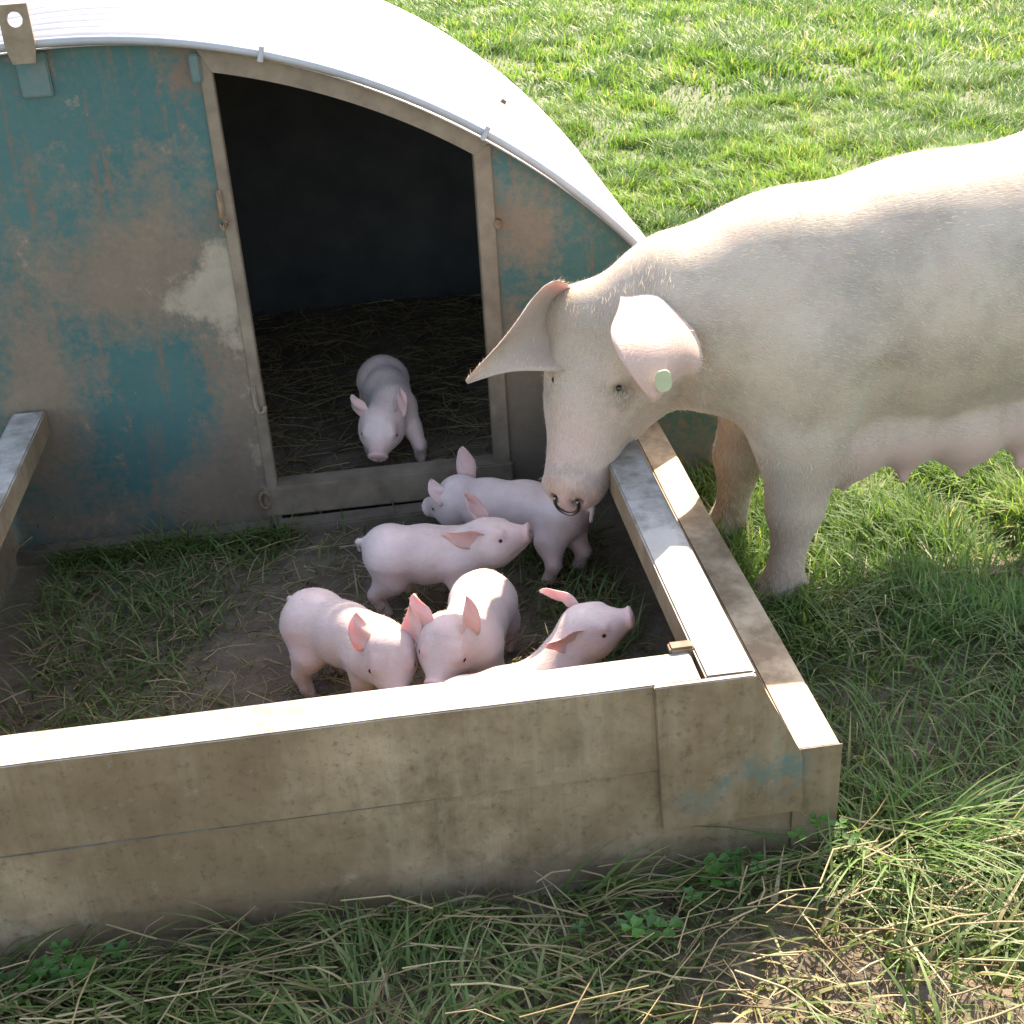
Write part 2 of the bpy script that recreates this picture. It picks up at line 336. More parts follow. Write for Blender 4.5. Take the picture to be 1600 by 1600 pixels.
link('skid', bm_mesh('skid', box(-2.3, XL-.02, -.05, -.001, -.02, .022, .006, 14, .004, 5)), M['timber'], ark)
# roof: corrugations run over the arch as hoops
def roof_sheet(name, y0, y1, R0, parent, mat, per=.09, amp=.012):
    na = 96; ny_ = int((y1-y0)/per*10)+1; am = math.acos(-ARK_Z/R0)
    A = np.linspace(-am, am, na); Yv = np.linspace(y0, y1, ny_)
    AA, YY = np.meshgrid(A, Yv, indexing='ij'); RR = R0-amp*np.cos(2*math.pi*(YY-y0)/per)+.0025*np.sin(AA*9+YY*3)
    V = []
    for off in (0, -.0025):
        V.append(np.stack([ARK_X+(RR+off)*np.sin(AA), YY, ARK_Z+(RR+off)*np.cos(AA)], -1).reshape(-1, 3))
    V = np.concatenate(V); n = na*ny_; ix = np.arange(n).reshape(na, ny_)
    q = np.stack([ix[:-1, :-1], ix[1:, :-1], ix[1:, 1:], ix[:-1, 1:]], -1).reshape(-1, 4); F = [q, q[:, ::-1]+n]
    for e in (ix[:, 0], ix[:, -1]):
        F.append(np.stack([e[:-1], e[1:], e[1:]+n, e[:-1]+n], -1))
    return link(name, mesh_np(name, V, np.concatenate(F), True), mat, parent)
roof = roof_sheet('roof_sheet', -.028, .36, 1.4735, ark, M['zinc'])
roof2 = roof_sheet('roof_sheet', .332, .872, 1.4755, ark, M['zinc']); roof3 = roof_sheet('roof_sheet', .782, 1.367, 1.4775, ark, M['zinc'])
ap = [(ARK_X+1.4705*math.sin(a), -.030, ARK_Z+1.4705*math.cos(a)) for a in np.linspace(-1.29, 1.29, 90)]
link('roof_edge', bm_mesh('roof_edge', tube(ap, .0085, 8), True), M['zinc'], ark)
ri = [(ARK_X+1.452*math.sin(a), 0, ARK_Z+1.452*math.cos(a)) for a in np.linspace(-1.29, 1.29, 60)]
def at_arc(x, dR, y): a = math.asin((x-ARK_X)/1.47); return Vector((ARK_X+(1.47+dR)*math.sin(a), y, ARK_Z+(1.47+dR)*math.cos(a)))
for x in (-.547, -.135):
    link('bolt', bm_mesh('bolt', cyl(at_arc(x, -.012, -.040), at_arc(x, .016, -.040), .006, .005, 8)), M['zinc'], ark)
for x, y in ((-.045, .50),):
    link('roof_bolt', bm_mesh('roof_bolt', cyl(at_arc(x, .0, y), at_arc(x, .026, y), .009, .006, 8)), M['rust'], roof)
# lifting lug: a steel strap with a round hole, standing in front of the roof edge
def lug_mesh():
    bm = bmesh.new(); n = 24; hx, hz, hr = -.974, 1.112, .0135; x0, x1, z0, z1 = -1.002, -.948, 1.035, 1.138
    outer = []; inner = []
    for i in range(n):
        a = 2*math.pi*i/n; dx, dz = math.cos(a), math.sin(a)
        t = min(((x1-hx)/dx if dx > 1e-6 else (x0-hx)/dx if dx < -1e-6 else 9), ((z1-hz)/dz if dz > 1e-6 else (z0-hz)/dz if dz < -1e-6 else 9))
        outer.append((hx+dx*t, hz+dz*t)); inner.append((hx+dx*hr, hz+dz*hr))
    rings = [[bm.verts.new((p[0], y, p[1])) for p in ps] for ps, y in ((outer, -.048), (inner, -.048), (inner, -.040), (outer, -.040))]
    for k in range(4):
        A, B = rings[k], rings[(k+1) % 4]
        for i in range(n): bm.faces.new((A[i], A[(i+1) % n], B[(i+1) % n], B[i]))
    return bm_mesh('lifting_lug', bm)
lug = link('lifting_lug', lug_mesh(), M['lug'], ark)
link('lug_plate', bm_mesh('lug_plate', box(-1.0, -.942, -.009, -.0005, .968, 1.05, .003)), M['tealbit'], ark)
link('latch_bracket', bm_mesh('latch_bracket', box(-.684, -.664, -.016, -.0075, .972, 1.024, .003)), M['tealbit'], ark)
link('door_latch', bm_mesh('door_latch', tube([(-.668, -.009, .765), (-.668, -.015, .74), (-.669, -.017, .715), (-.660, -.020, .703), (-.668, -.017, .69), (-.674, -.010, .695)], .006, 6)), M['rust'], ark)
link('door_hook', bm_mesh('door_hook', tube([(-.662, -.008, .345), (-.662, -.014, .32), (-.662, -.016, .30), (-.657, -.018, .285), (-.646, -.018, .288), (-.643, -.014, .30)], .005, 6)), M['post'], ark)
link('chain_link', bm_mesh('chain_link', tube([(-.675+.012*math.cos(a), -.014, .075+.02*math.sin(a)) for a in np.linspace(0, 5.6, 12)], .004, 6)), M['rust'], ark)
link('bolt', bm_mesh('bolt', cyl((-.118, .003, .645), (-.118, -.008, .645), .012, .009, 10)), M['rust'], ark)
# ------------------------------------------------------------------ pen fender
fen = empty('pen_fender', (-.5, -.7, 0), 'low muddy steel fender closing a pen in front of the ark', 'pen wall')
H, H2 = .34, .1922
def part(name, bm, mat, label=None):
    o = link(name, bm_mesh(name, bm), mat, fen)
    if label: o['label'] = label
    return o
FYB = FY+.067
part('side_panel', prism([(0, H), (.069, H), (.1345, H2-.002), (.1345, 0), (.128, 0), (.128, H2-.006), (.065, .332), (.007, .332), (.007, .286), (0, .286)], 'y', FY+.001, -.012, 24, .0008, .003, 2), M['fender'], 'side panel on the right with a pale mottled top')
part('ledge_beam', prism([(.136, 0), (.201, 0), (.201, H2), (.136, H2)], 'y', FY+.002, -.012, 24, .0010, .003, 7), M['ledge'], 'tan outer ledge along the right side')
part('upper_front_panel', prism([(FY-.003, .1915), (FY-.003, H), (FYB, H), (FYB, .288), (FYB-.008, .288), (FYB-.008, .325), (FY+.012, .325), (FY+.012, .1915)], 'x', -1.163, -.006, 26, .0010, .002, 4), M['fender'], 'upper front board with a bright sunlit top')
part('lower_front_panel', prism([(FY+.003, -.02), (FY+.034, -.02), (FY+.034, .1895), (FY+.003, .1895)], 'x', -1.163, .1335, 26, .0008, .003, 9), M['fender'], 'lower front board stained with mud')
part('seam_light_block', box(-1.16, -.03, FY+.014, FY+.024, .15, .23, .001, 26, .001, 9), M['fender'])  # added out of sight behind the seam to stop sun shining through the gap
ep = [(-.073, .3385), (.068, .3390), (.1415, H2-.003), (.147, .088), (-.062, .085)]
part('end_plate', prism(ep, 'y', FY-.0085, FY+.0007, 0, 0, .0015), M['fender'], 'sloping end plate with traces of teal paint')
part('corner_clip', box(-.034, .002, FYB-.003, FYB+.018, .337, .348, .003), M['rust'])
part('corner_post', prism([(.1335, -.02), (.2025, -.02), (.2025, H2+.0015), (.1335, H2+.0015)], 'y', FY+.0005, FY+.0025, 0, 0, .0005), M['fender'])
part('side_panel', prism([(-1.0955, H), (-1.163, H), (-1.2295, H2), (-1.2295, 0), (-1.222, 0), (-1.222, H2-.004), (-1.159, .332), (-1.1025, .332), (-1.1025, .286), (-1.0955, .286)], 'y', FY+.001, -.012, 24, .0008, .003, 12), M['fender'], 'side panel on the left with bare patches')
# ------------------------------------------------------------------ organic bodies (blended fields polygonised to one skin)
def V3(*a): return np.array(a, dtype=np.float64)
def nrm(v): v = np.asarray(v, float); return v/np.linalg.norm(v)
class Body:
    def __init__(s): s.p = []
    def cone(s, a, b, ra, rb, k=.02, sq=None, sub=False):
        s.p.append((V3(*a), V3(*b), ra, rb, k, sq, sub)); return s
    def ball(s, a, r, k=.02, sq=None, sub=False): return s.cone(a, V3(*a)+V3(0, 0, 1e-5), r, r, k, sq, sub)
    def ev1(s, q, P):
        a, b, ra, rb, k, sq, sub = q; pa = P-a; ba = b-a
        if sq is not None:
            for n, f in sq:
                dn = pa@n; pa = pa+dn[..., None]*n*(1/f-1); bn = ba@n; ba = ba+bn*n*(1/f-1)
        h = np.clip((pa@ba)/max(ba@ba, 1e-12), 0, 1); d = np.linalg.norm(pa-h[..., None]*ba, axis=-1)-(ra+(rb-ra)*h)
        return d
    def ev(s, P):
        d = np.full(P.shape[:-1], 1e3)
        for q in s.p:
            e = s.ev1(q, P); k = q[4]
            if q[6]: h = np.clip(.5-.5*(e+d)/k, 0, 1); d = d*(1-h)-e*h+k*h*(1-h)
            else: h = np.clip(.5+.5*(e-d)/k, 0, 1); d = e*(1-h)+d*h-k*h*(1-h); d = np.where(h >= 1, d, d)
        return d
    def surf(s, o, d, far=.4):
        o = V3(*o); d = nrm(d); ts = np.linspace(0, far, 400); e = s.ev(o+ts[:, None]*d); i = np.argmax(e > 0); return o+d*ts[i]
    def mesh(s, vox):
        lo = np.min([np.minimum(q[0]-q[2]*1.3, q[1]-q[3]*1.3) for q in s.p if not q[6]], 0)-4*vox
        hi = np.max([np.maximum(q[0]+q[2]*1.3, q[1]+q[3]*1.3) for q in s.p if not q[6]], 0)+4*vox
        n = np.ceil((hi-lo)/vox).astype(int)+1
        ax = [lo[i]+vox*np.arange(n[i]) for i in range(3)]
        D = np.full(tuple(n), .2)
        for q in s.p:       # each piece only touches its own neighbourhood
            mr = max(q[2], q[3])*1.35+max(3*q[4], .02); l = np.minimum(q[0], q[1])-mr; h_ = np.maximum(q[0], q[1])+mr
            i0 = np.clip(((l-lo)/vox).astype(int), 0, n-1); i1 = np.clip(((h_-lo)/vox).astype(int)+2, 1, n)
            sl = tuple(slice(i0[i], i1[i]) for i in range(3))
            P = np.stack(np.meshgrid(*[ax[i][sl[i]] for i in range(3)], indexing='ij'), -1)
            e = s.ev1(q, P); d = D[sl]; k = q[4]
            if q[6]: h = np.clip(.5-.5*(e+d)/k, 0, 1); D[sl] = d*(1-h)-e*h+k*h*(1-h)
            else: h = np.clip(.5+.5*(e-d)/k, 0, 1); D[sl] = e*(1-h)+d*h-k*h*(1-h)
        S = D < 0; nc = tuple(n-1)
        acc = np.zeros(nc+(3,)); cnt = np.zeros(nc)
        for axis in range(3):
            o = [a for a in range(3) if a != axis]
            for c1 in (0, 1):
                for c2 in (0, 1):
                    off = [0, 0, 0]; off[o[0]] = c1; off[o[1]] = c2
                    A = tuple(slice(off[i], off[i]+nc[i]) for i in range(3)); off2 = off.copy(); off2[axis] = 1
                    B = tuple(slice(off2[i], off2[i]+nc[i]) for i in range(3))
                    d0, d1 = D[A], D[B]; mk = S[A] != S[B]; t = np.where(mk, d0/np.where(mk, d0-d1, 1), 0)
                    for i in range(3):
                        acc[..., i] += mk*((t if i == axis else off[i]))
                    cnt += mk
        act = cnt > 0; vid = np.full(nc, -1); vid[act] = np.arange(act.sum())
        base = np.stack(np.nonzero(act), -1); Vv = lo+vox*(base+acc[act]/cnt[act][:, None])
        Q = []
        for axis in range(3):
            o = [a for a in range(3) if a != axis]
            A = [slice(1, nc[i]) for i in range(3)]; A[axis] = slice(0, nc[axis]); B = A.copy(); B[axis] = slice(1, nc[axis]+1)
            s0, s1 = S[tuple(A)], S[tuple(B)]; w = np.nonzero(s0 != s1); g = np.stack(w, -1)
            for i in range(3):
                if i != axis: g[:, i] += 1
            inside = s0[w]
            def vv(d1, d2):
                h = g.copy(); h[:, o[0]] -= d1; h[:, o[1]] -= d2; return vid[tuple(h.T)]
            q = np.stack([vv(0, 0), vv(1, 0), vv(1, 1), vv(0, 1)], -1)
            flip = inside if axis != 1 else ~inside
            q[~flip] = q[~flip][:, ::-1]; Q.append(q)
        Q = np.concatenate(Q)
        E = np.concatenate([Q[:, [0, 1]], Q[:, [1, 2]], Q[:, [2, 3]], Q[:, [3, 0]]])
        for _ in range(2):      # light smoothing
            sm = np.zeros_like(Vv); c = np.zeros(len(Vv))
            for i in range(3): sm[:, i] = np.bincount(E[:, 0], Vv[E[:, 1], i], len(Vv))
            c = np.bincount(E[:, 0], minlength=len(Vv)); Vv = Vv*.5+.5*sm/np.maximum(c, 1)[:, None]
        return Vv, Q
def ear(base, mid, tip, wb, wt, width, cup, thick, nu=14, nv=9, b0=.55, peak=1.0, sharp=1.7, prof=None, skew=0.0, fold=0.0, curl=0.0):
    base, mid, tip = map(lambda v: V3(*v), (base, mid, tip)); wb = nrm(wb); wt = nrm(wt)
    U = np.linspace(0, 1, nu); W = np.linspace(-1, 1, nv); V = np.zeros((2, nu, nv, 3))
    for i, u in enumerate(U):
        c = (1-u)**2*base+2*u*(1-u)*mid+u*u*tip; t = nrm(2*(1-u)*(mid-base)+2*u*(tip-mid)+1e-9); wd = nrm(wb*(1-u)+wt*u); wd = nrm(wd-t*(wd@t)); nn = np.cross(t, wd)
        pr = (b0+(1-b0)*math.sin(min(u*2.6, math.pi/2)))*max(1-u**sharp, 0)**.75+.02; w = width*(pr if prof is None else float(np.interp(u, np.linspace(0, 1, len(prof)), prof)))*peak; c = c+wd*skew*w*math.sin(math.pi*u)
        for j, v in enumerate(W):
            p = c+wd*w*v+nn*(cup*w*(v*v-.3)-fold*w*max(0, v-.15)**1.3+curl*u**3+.0022*math.sin(9*u+4*v)); th = thick*(.35+.65*(1-v**2))*(1-.5*u)
            V[0, i, j] = p+nn*th/2; V[1, i, j] = p-nn*th/2
    n = nu*nv; ix = np.arange(n).reshape(nu, nv); q = np.stack([ix[:-1, :-1], ix[1:, :-1], ix[1:, 1:], ix[:-1, 1:]], -1).reshape(-1, 4)
    ring = np.concatenate([ix[:, 0], ix[-1, 1:], ix[::-1, -1][1:], ix[0, ::-1][1:]])
    side = np.stack([ring[:-1], ring[1:], ring[1:]+n, ring[:-1]+n], -1)
    return V.reshape(-1, 3), np.concatenate([q[:, ::-1], q+n, side])
def eyeball(name, c, r, parent, d, mat):
    bm = bmesh.new(); bmesh.ops.create_uvsphere(bm, u_segments=14, v_segments=9, radius=r)
    for v in bm.verts: v.co = v.co+Vector(c)
    return link(name, bm_mesh(name, bm, True), mat, parent)
def skin_mesh(name, body, ears, vox, pinks, dirts, earpink=.9):
    V, Q = body.mesh(vox); pk = np.zeros(len(V)); dt = np.zeros(len(V))
    for c, r, s in pinks: pk = np.maximum(pk, s*np.exp(-(np.linalg.norm(V-V3(*c), axis=1)/r)**2))
    for c, r, s in dirts: dt = np.maximum(dt, s*np.exp(-(np.linalg.norm(V-V3(*c), axis=1)/r)**2))
    for ev, ef in ears:
        Q = np.concatenate([Q, ef+len(V)]); V = np.concatenate([V, ev]); pk = np.concatenate([pk, np.full(len(ev), earpink if not isinstance(earpink, tuple) else earpink[0])]); earpink = earpink if not isinstance(earpink, tuple) else earpink[1]; dt = np.concatenate([dt, np.zeros(len(ev))])
    return mesh_np(name, V, Q, True, {'pink': pk, 'dirt': dt}), V, Q
def hairs(name, V, Q, count, length, flow, lift, width, parent, mat, keep=None, rng=RNG):
    a, b, c, d = (V[Q[:, i]] for i in range(4)); nm = np.cross(c-a, d-b); ar = np.linalg.norm(nm, axis=1)*.5; nm = nm/np.maximum(2*ar, 1e-12)[:, None]
    pick = rng.choice(len(Q), count, p=ar/ar.sum()); s, t = rng.random(count)[:, None], rng.random(count)[:, None]
    P = (a[pick]*(1-s)+b[pick]*s)*(1-t)+(d[pick]*(1-s)+c[pick]*s)*t; N = nm[pick]
    if keep is not None: k = keep(P); P, N = P[k], N[k]
    n = len(P); f = flow(P); f = f-N*(np.sum(f*N, 1)[:, None]); f /= np.maximum(np.linalg.norm(f, axis=1), 1e-6)[:, None]
    f = f+rng.normal(0, .22, (n, 3)); L = length*(.6+.8*rng.random(n))[:, None]
    mid = P+f*L*.5+N*L*lift*.8; tip = P+f*L+N*L*lift*.9; sd = np.cross(f, N); sd /= np.maximum(np.linalg.norm(sd, axis=1), 1e-6)[:, None]
    w = sd*width/2; VV = np.stack([P-w, P+w, mid-w*.8, mid+w*.8, tip], 1).reshape(-1, 3); b_ = np.arange(n)[:, None]*5
    o = link(name, mesh_np(name, VV, [b_+np.array([[0, 1, 3, 2]]), b_+np.array([[2, 3, 4]])], True), mat, parent); o['kind'] = 'stuff'; return o
# ------------------------------------------------------------------ the sow
NEAR_MID, NEAR_TIP, FAR_MID, FAR_TIP, TAG = (.080, -.715, .668), (.044, -.700, .534), (-.130, -.470, .570), (-.243, -.500, .508), (.058, -.733, .572)
def build_sow():
    B = Body(); ey = V3(0, 1, 0); flat = [(ey, .86)]
    # trunk, from rump to shoulder; the animal stands along +X with its head at -X
    B.cone((1.18, -.42, .58), (.95, -.42, .60), .20, .245, .06, [(ey, .92)])
    B.cone((.95, -.42, .60), (.62, -.42, .565), .245, .236, .06, [(ey, .90)])
    B.cone((.62, -.42, .565), (.36, -.42, .555), .236, .208, .06, [(ey, .88)])
    B.cone((.36, -.42, .555), (.17, -.425, .550), .208, .165, .06, [(ey, .86)])
    # neck down to the head
    P0 = V3(.010, -.43, .634); S0 = V3(-.080, -.56, .276); F = nrm(S0-P0); U = V3(-.50, -.86, 0); U = nrm(U-F*(U@F)); L = np.cross(U, F)
    hd = lambda f, u=0, l=0: P0+F*f+U*u+L*l
    B.cone((.17, -.425, .555), hd(.09, -.115), .150, .096, .045); B.ball((.385, -.575, .505), .10, .05, [(ey, .6)])
    # skull
    B.cone(hd(.07, -.075), hd(.20, -.072), .088, .080, .04, [(L, 1.08)])
    B.cone(hd(.06, -.05, .05), hd(.06, -.05, -.05), .055, .055, .04)
    B.cone(hd(.155, -.115, .062), hd(.16, -.115, -.040), .084, .072, .022)
    B.cone(hd(.18, -.068), hd(.345, -.037), .080, .058, .04, [(L, 1.05)])
    B.cone(hd(.15, -.155), hd(.33, -.092), .086, .036, .04); B.cone(hd(.12, -.17, .05), hd(.22, -.13, .03), .082, .060, .03)
    ND = nrm(F*.80+U*.60); NUp = nrm(U-ND*(U@ND)); nc = hd(.368, -.012)
    nd = lambda n, u=0, l=0: nc+ND*n+NUp*u+L*l
    B.cone(hd(.345, -.034), nd(-.012), .052, .049, .012, [(L, 1.10)])
    B.ball(nd(0), .051, .008, [(ND, .34), (L, 1.16)]); B.cone(nd(.002, .034, .022), nd(.002, .034, -.022), .013, .013, .014)
    # brow ridges and eye hollows
    for s in (1, -1):
        B.cone(hd(.120, -.012, .048*s), hd(.160, -.014, .060*s), .020, .016, .025)
        B.ball(hd(.172, -.008, .066*s), .011, .012, None, True)
        B.cone(nd(.020, .004, .019*s), nd(.004, .002, .021*s), .0125, .010, .006, None, True)
    # mouth line
    B.cone(hd(.352, -.084, .045), hd(.27, -.110, .075), .005, .005, .010, None, True)
    B.cone(hd(.352, -.084, -.045), hd(.27, -.110, -.075), .005, .005, .010, None, True)
    # front legs
    for y, fx, fy, kx in ((-1, .345, -.535, .352), (1, .300, -.285, .315)):
        sx = .36
        B.cone((sx+.03, -.42+.085*y, .50), (sx+.01, -.42+.115*y, .36), .135, .095, .07, [(ey, .8)])
        B.cone((sx+.01, -.42+.115*y, .36), (kx+.008, (fy-.42+.115*y)/2-.0, .20), .086, .056, .04, [(ey, .9)])
        B.cone((kx+.008, (fy-.42+.115*y)/2, .20), (kx-.004, fy, .075), .050, .031, .02)
        B.cone((kx-.004, fy, .075), (fx-.012, fy, .025), .033, .040, .015)
        for t in (-1, 1): B.cone((fx-.014, fy+.016*t, .032), (fx-.045, fy+.020*t, .014), .024, .015, .006)
        for t in (-1, 1): B.cone((fx+.022, fy+.022*t, .062), (fx+.034, fy+.024*t, .045), .012, .008, .008)
    # hind legs
    for y, fx in ((-1, 1.16), (1, 1.05)):
        yy = -.42+.12*y
        B.cone((1.12, yy, .56), (1.02 if y < 0 else .98, yy+.01*y, .36), .16, .105, .06, [(ey, .75)])
        kx = fx-.10
        B.cone((kx, yy+.01*y, .36), (fx+.04, yy+.01*y, .22), .095, .050, .04)
        B.cone((fx+.04, yy+.01*y, .22), (fx+.01, yy+.01*y, .07), .044, .034, .02)
        B.cone((fx+.01, yy+.01*y, .07), (fx, yy+.01*y, .025), .036, .042, .015)
        for t in (-1, 1): B.cone((fx-.01, yy+.01*y+.016*t, .03), (fx-.04, yy+.01*y+.02*t, .014), .024, .015, .006)
    # udder with teats
    pinks = [(nd(0), .060, 1.0), (hd(.30, 0), .09, .55), (hd(.25, -.05, .05), .09, .35), (hd(.20, -.1, .1), .08, .25), ((.345, -.54, .05), .08, .35), ((.352, -.54, .18), .09, .22)]
    teat = []
    for i in range(6):
        x = .47+i*.115
        for y in (-1, 1):
            sz = (1.15, .95, 1.1, .85, 1.0, .9)[(i+(y > 0)*2) % 6]; c = (x+.01*y, -.42+.092*y, .318); B.ball(c, .074*sz, .022, [(ey, .85)])
            B.cone((x+.012*y, -.42+.11*y, .262), (x+.016*y*sz, -.42+.116*y, .246-.012*sz), .015, .0105, .016)
            pinks.append(((x, -.42+.10*y, .27), .085, .95))
    # tail
    B.cone((1.375, -.42, .66), (1.42, -.43, .58), .02, .014, .02); B.cone((1.42, -.43, .58), (1.41, -.44, .50), .014, .009, .01)
    for z0, z1, rr in ((.57, .52, .010), (.52, .46, .016), (.46, .40, .016)):      # groove between jowl and neck
        B.cone(B.surf((.150, -.44, z0), (0, -1, 0)), B.surf((.142, -.44, z1), (0, -1, 0)), rr, rr, .030, None, True)
    # skin folds: behind the jaw and at the elbow
    B.cone((.470, -.636, .49), (.458, -.598, .36), .016, .014, .035, None, True)
    ears = []
    # near ear hangs forward over the cheek, far ear sticks out sideways
    ears.append(ear(hd(-.02, -.045, .070), NEAR_MID, NEAR_TIP, (.92, .30, .0), (.97, .12, -.02), .080, -.10, .0065, 26, 19, prof=[.5, .62, .72, .82, .92, 1, 1.04, 1.02, .86, .52, .08], fold=.75, curl=.022))
    ears.append(ear(hd(.040, -.045, -.070), FAR_MID, FAR_TIP, (.50, .22, -.82), (.45, .10, -.85), .084, .85, .0065, 24, 15, prof=[.45, .70, .92, .98, .90, .70, .52, .36, .24, .14, .04]))
    root = empty('sow', (.65, -.42, 0), 'large cream sow with tagged ear and nose ring leaning over the pen', 'pig')
    me, V, Q = skin_mesh('body', B, ears, .008, pinks,
        [(hd(.35, .02), .045, .6), (hd(.180, -.012, .070), .042, 1.0), (hd(.180, -.012, -.070), .035, .8), (hd(.345, -.05, 0), .05, .4), ((.345, -.54, .0), .09, .9), ((.31, -.28, .0), .12, 1), ((.32, -.28, .2), .12, .5), (hd(.17, -.05, .10), .03, .5), (hd(.20, .0, -.07), .04, .4)], (.55, .12))
    link('body', me, M['sow'], root)
    for s in (1, -1):
        e = B.surf(hd(.172, -.06, .03*s), U*1.0+L*s*.72); eyeball('eye', e-nrm(U*1.0+L*s*.72)*.0045, .0115, root, None, M['eye'])
    rc = nd(.0225, .000); ringp = [rc+L*math.cos(a)*.023-NUp*(math.sin(a)*.028)+ND*(.006+.006*math.sin(a)) for a in np.linspace(-.35-math.pi*.0, math.pi+.35, 18)]
    link('nose_ring', bm_mesh('nose_ring', tube([tuple(p) for p in ringp], .0038, 8), True), M['ring'], root)
    tc = V3(*TAG); tb = bmesh.new(); n = 20; TL = nrm((.93, -.1, .12)); TU = nrm(np.cross(np.cross(TL, (0, -.4, .9)), TL)); TN = np.cross(TL, TU)
    for zz in (0, 1):
        vs_ = [tb.verts.new(tuple(tc+TL*.0135*math.copysign(abs(math.cos(a))**.7, math.cos(a))+TU*.025*math.copysign(abs(math.sin(a))**.8, math.sin(a))+TN*.003*zz)) for a in np.linspace(0, 2*math.pi, n, endpoint=False)]
        tb.faces.new(vs_)
        if zz: 
            for i in range(n): tb.faces.new((pv[i], pv[(i+1) % n], vs_[(i+1) % n], vs_[i]))
        pv = vs_
    link('ear_tag', bm_mesh('ear_tag', tb), M['tagm'], root)
    def flow(p):
        f = np.tile(V3(1, 0, -.45), (len(p), 1)); hm = p[:, 0] < .12; f[hm] = -F+V3(.1, 0, 0); lg = p[:, 2] < .33; f[lg] = V3(.2, 0, -1); return f
    hairs('bristle_coat', V, Q, 60000, .0105, flow, .17, .0008, root, M['hair'], lambda P: ~((P[:, 2] < .33) & (P[:, 0] > .47)) & ~(np.linalg.norm(P-hd(.385, -.02), axis=1) < .055))
    return root
build_sow()
# ------------------------------------------------------------------ piglets
def piglet(label, hip, sho, poll, nose, up, feet, ears, tail=None, spots=(), group='piglets of the litter in the pen', rb=.0525):
    """hip, sho: centres of pelvis and shoulders; poll/nose: top of head and tip of snout; feet: hind L,R, fore L,R; ears: (base side, tip) pairs"""
    hip, sho, poll, nose = (V3(*v) for v in (hip, sho, poll, nose)); ax = nrm(sho-hip); up0 = V3(0, 0, 1); sd = nrm(np.cross(up0, ax)); B = Body()
    mid = (hip+sho)/2+V3(0, 0, -.004)
    B.cone(hip, mid, rb*.93, rb*1.06, .025, [(sd, .92)]); B.cone(mid, sho, rb*1.06, rb*.92, .025, [(sd, .90)])
    B.ball(hip-ax*.014+V3(0, 0, .004), rb*.88, .02)
    F = nrm(nose-poll); U = V3(*up); U = nrm(U-F*(U@F)); L = np.cross(U, F); hl = np.linalg.norm(nose-poll); k = hl/.115
    hd = lambda f, u=0, l=0: poll+(F*f+U*u+L*l)*k
    B.cone(sho+V3(0, 0, .006), hd(.030, -.042), rb*.84, .042*k, .03)
    B.cone(hd(.028, -.034), hd(.058, -.036), .040*k, .035*k, .018, [(L, 1.05)])
    B.cone(hd(.042, -.050, .016), hd(.046, -.050, -.016), .030*k, .030*k, .02)
    B.cone(hd(.058, -.034), hd(.100, -.022), .032*k, .0185*k, .016)
    B.cone(hd(.055, -.055), hd(.092, -.040), .026*k, .013*k, .015)
    NDp = nrm(F+U*.12); B.ball(hd(.109, -.018), .0195*k, .004, [(NDp, .36), (L, 1.12)])
    for s in (1, -1):
        B.ball(hd(.060, -.016, .032*s), .006*k, .006, None, True); B.cone(hd(.046, -.010, .022*s), hd(.060, -.012, .027*s), .010*k, .008*k, .010)
        B.cone(hd(.118, -.016, .0068*s), hd(.112, -.017, .0068*s), .0042*k, .0035*k, .003, None, True)
    B.cone(hd(.104, -.043, .012), hd(.080, -.054, .026), .0022, .0022, .005, None, True); B.cone(hd(.104, -.043, -.012), hd(.080, -.054, -.026), .0022, .0022, .005, None, True)
    dirts = [(hd(.11, -.03), .022, .55), (mid-V3(0, 0, .06), .05, .45), (hip-ax*.05, .045, .35)]; pinks = [(hd(.112, -.018), .020, .8), (hd(.09, -.03), .025, .35), (hip-V3(0, 0, .05), .05, .35), (hd(.06, -.018, .034), .014, .4), (hd(.06, -.018, -.034), .014, .4)]
    for i, ft in enumerate(feet):
        ft = V3(*ft); s = 1 if i % 2 == 0 else -1
        if i < 2:
            j = hip+sd*s*.030-ax*.004+V3(0, 0, -.012); hk = ft+(-ax)*.012+V3(0, 0, .048)
            kn = (j+hk)/2+ax*.014
            B.cone(j, kn, .046, .032, .022, [(sd, .75)]); B.cone(kn, hk, .030, .0165, .014)
        else:
            j = sho+sd*s*.030+V3(0, 0, -.014); hk = ft+V3(0, 0, .046)+ax*.004
            B.cone(j, (j+hk)/2, .038, .024, .022, [(sd, .8)]); B.cone((j+hk)/2, hk, .023, .016, .012)
        an = ft+V3(0, 0, .018)-ax*.002; B.cone(hk, an, .0155, .0125, .008); B.cone(an, ft+ax*.008+V3(0, 0, .008), .0135, .010, .005)
        dirts.append((ft, .050, 1.0)); pinks.append((hk, .03, .3))
    tb = hip-ax*(rb*1.0)+V3(0, 0, .022)
    if tail is not False:
        tp = tb+(-ax)*.016+V3(0, 0, -.008)+sd*.006; B.cone(tb+ax*.012, tp, .0075, .006, .008); B.cone(tp, tp+V3(0, 0, -.026)+sd*.010, .006, .0045, .004)
    E = []
    for s, tip, wv, wid in ears:
        b = hd(.020, -.020, .034*s); tip = b+(V3(*tip)-b)*.88; md = (b+tip)/2+(L*s*.010+U*.008)*k
        E.append(ear(b, md, tip, wv, wv, wid*1.15, -.40*(1 if s > 0 else -1), .0042, 14, 11, .70, 1, 1.35))
    root = empty('piglet', ((hip+sho)/2*V3(1, 1, 0)), label, 'piglet', group)
    me, V, Q = skin_mesh('body', B, E, .0036, pinks, dirts, .38); link('body', me, M['pig'], root)
    for s in (1, -1):
        dr = U*.35+L*s; e = B.surf(hd(.060, -.030, .006*s), dr, .08); eyeball('eye', e-nrm(dr)*.0022, .0050*k, root, None, M['eye'])
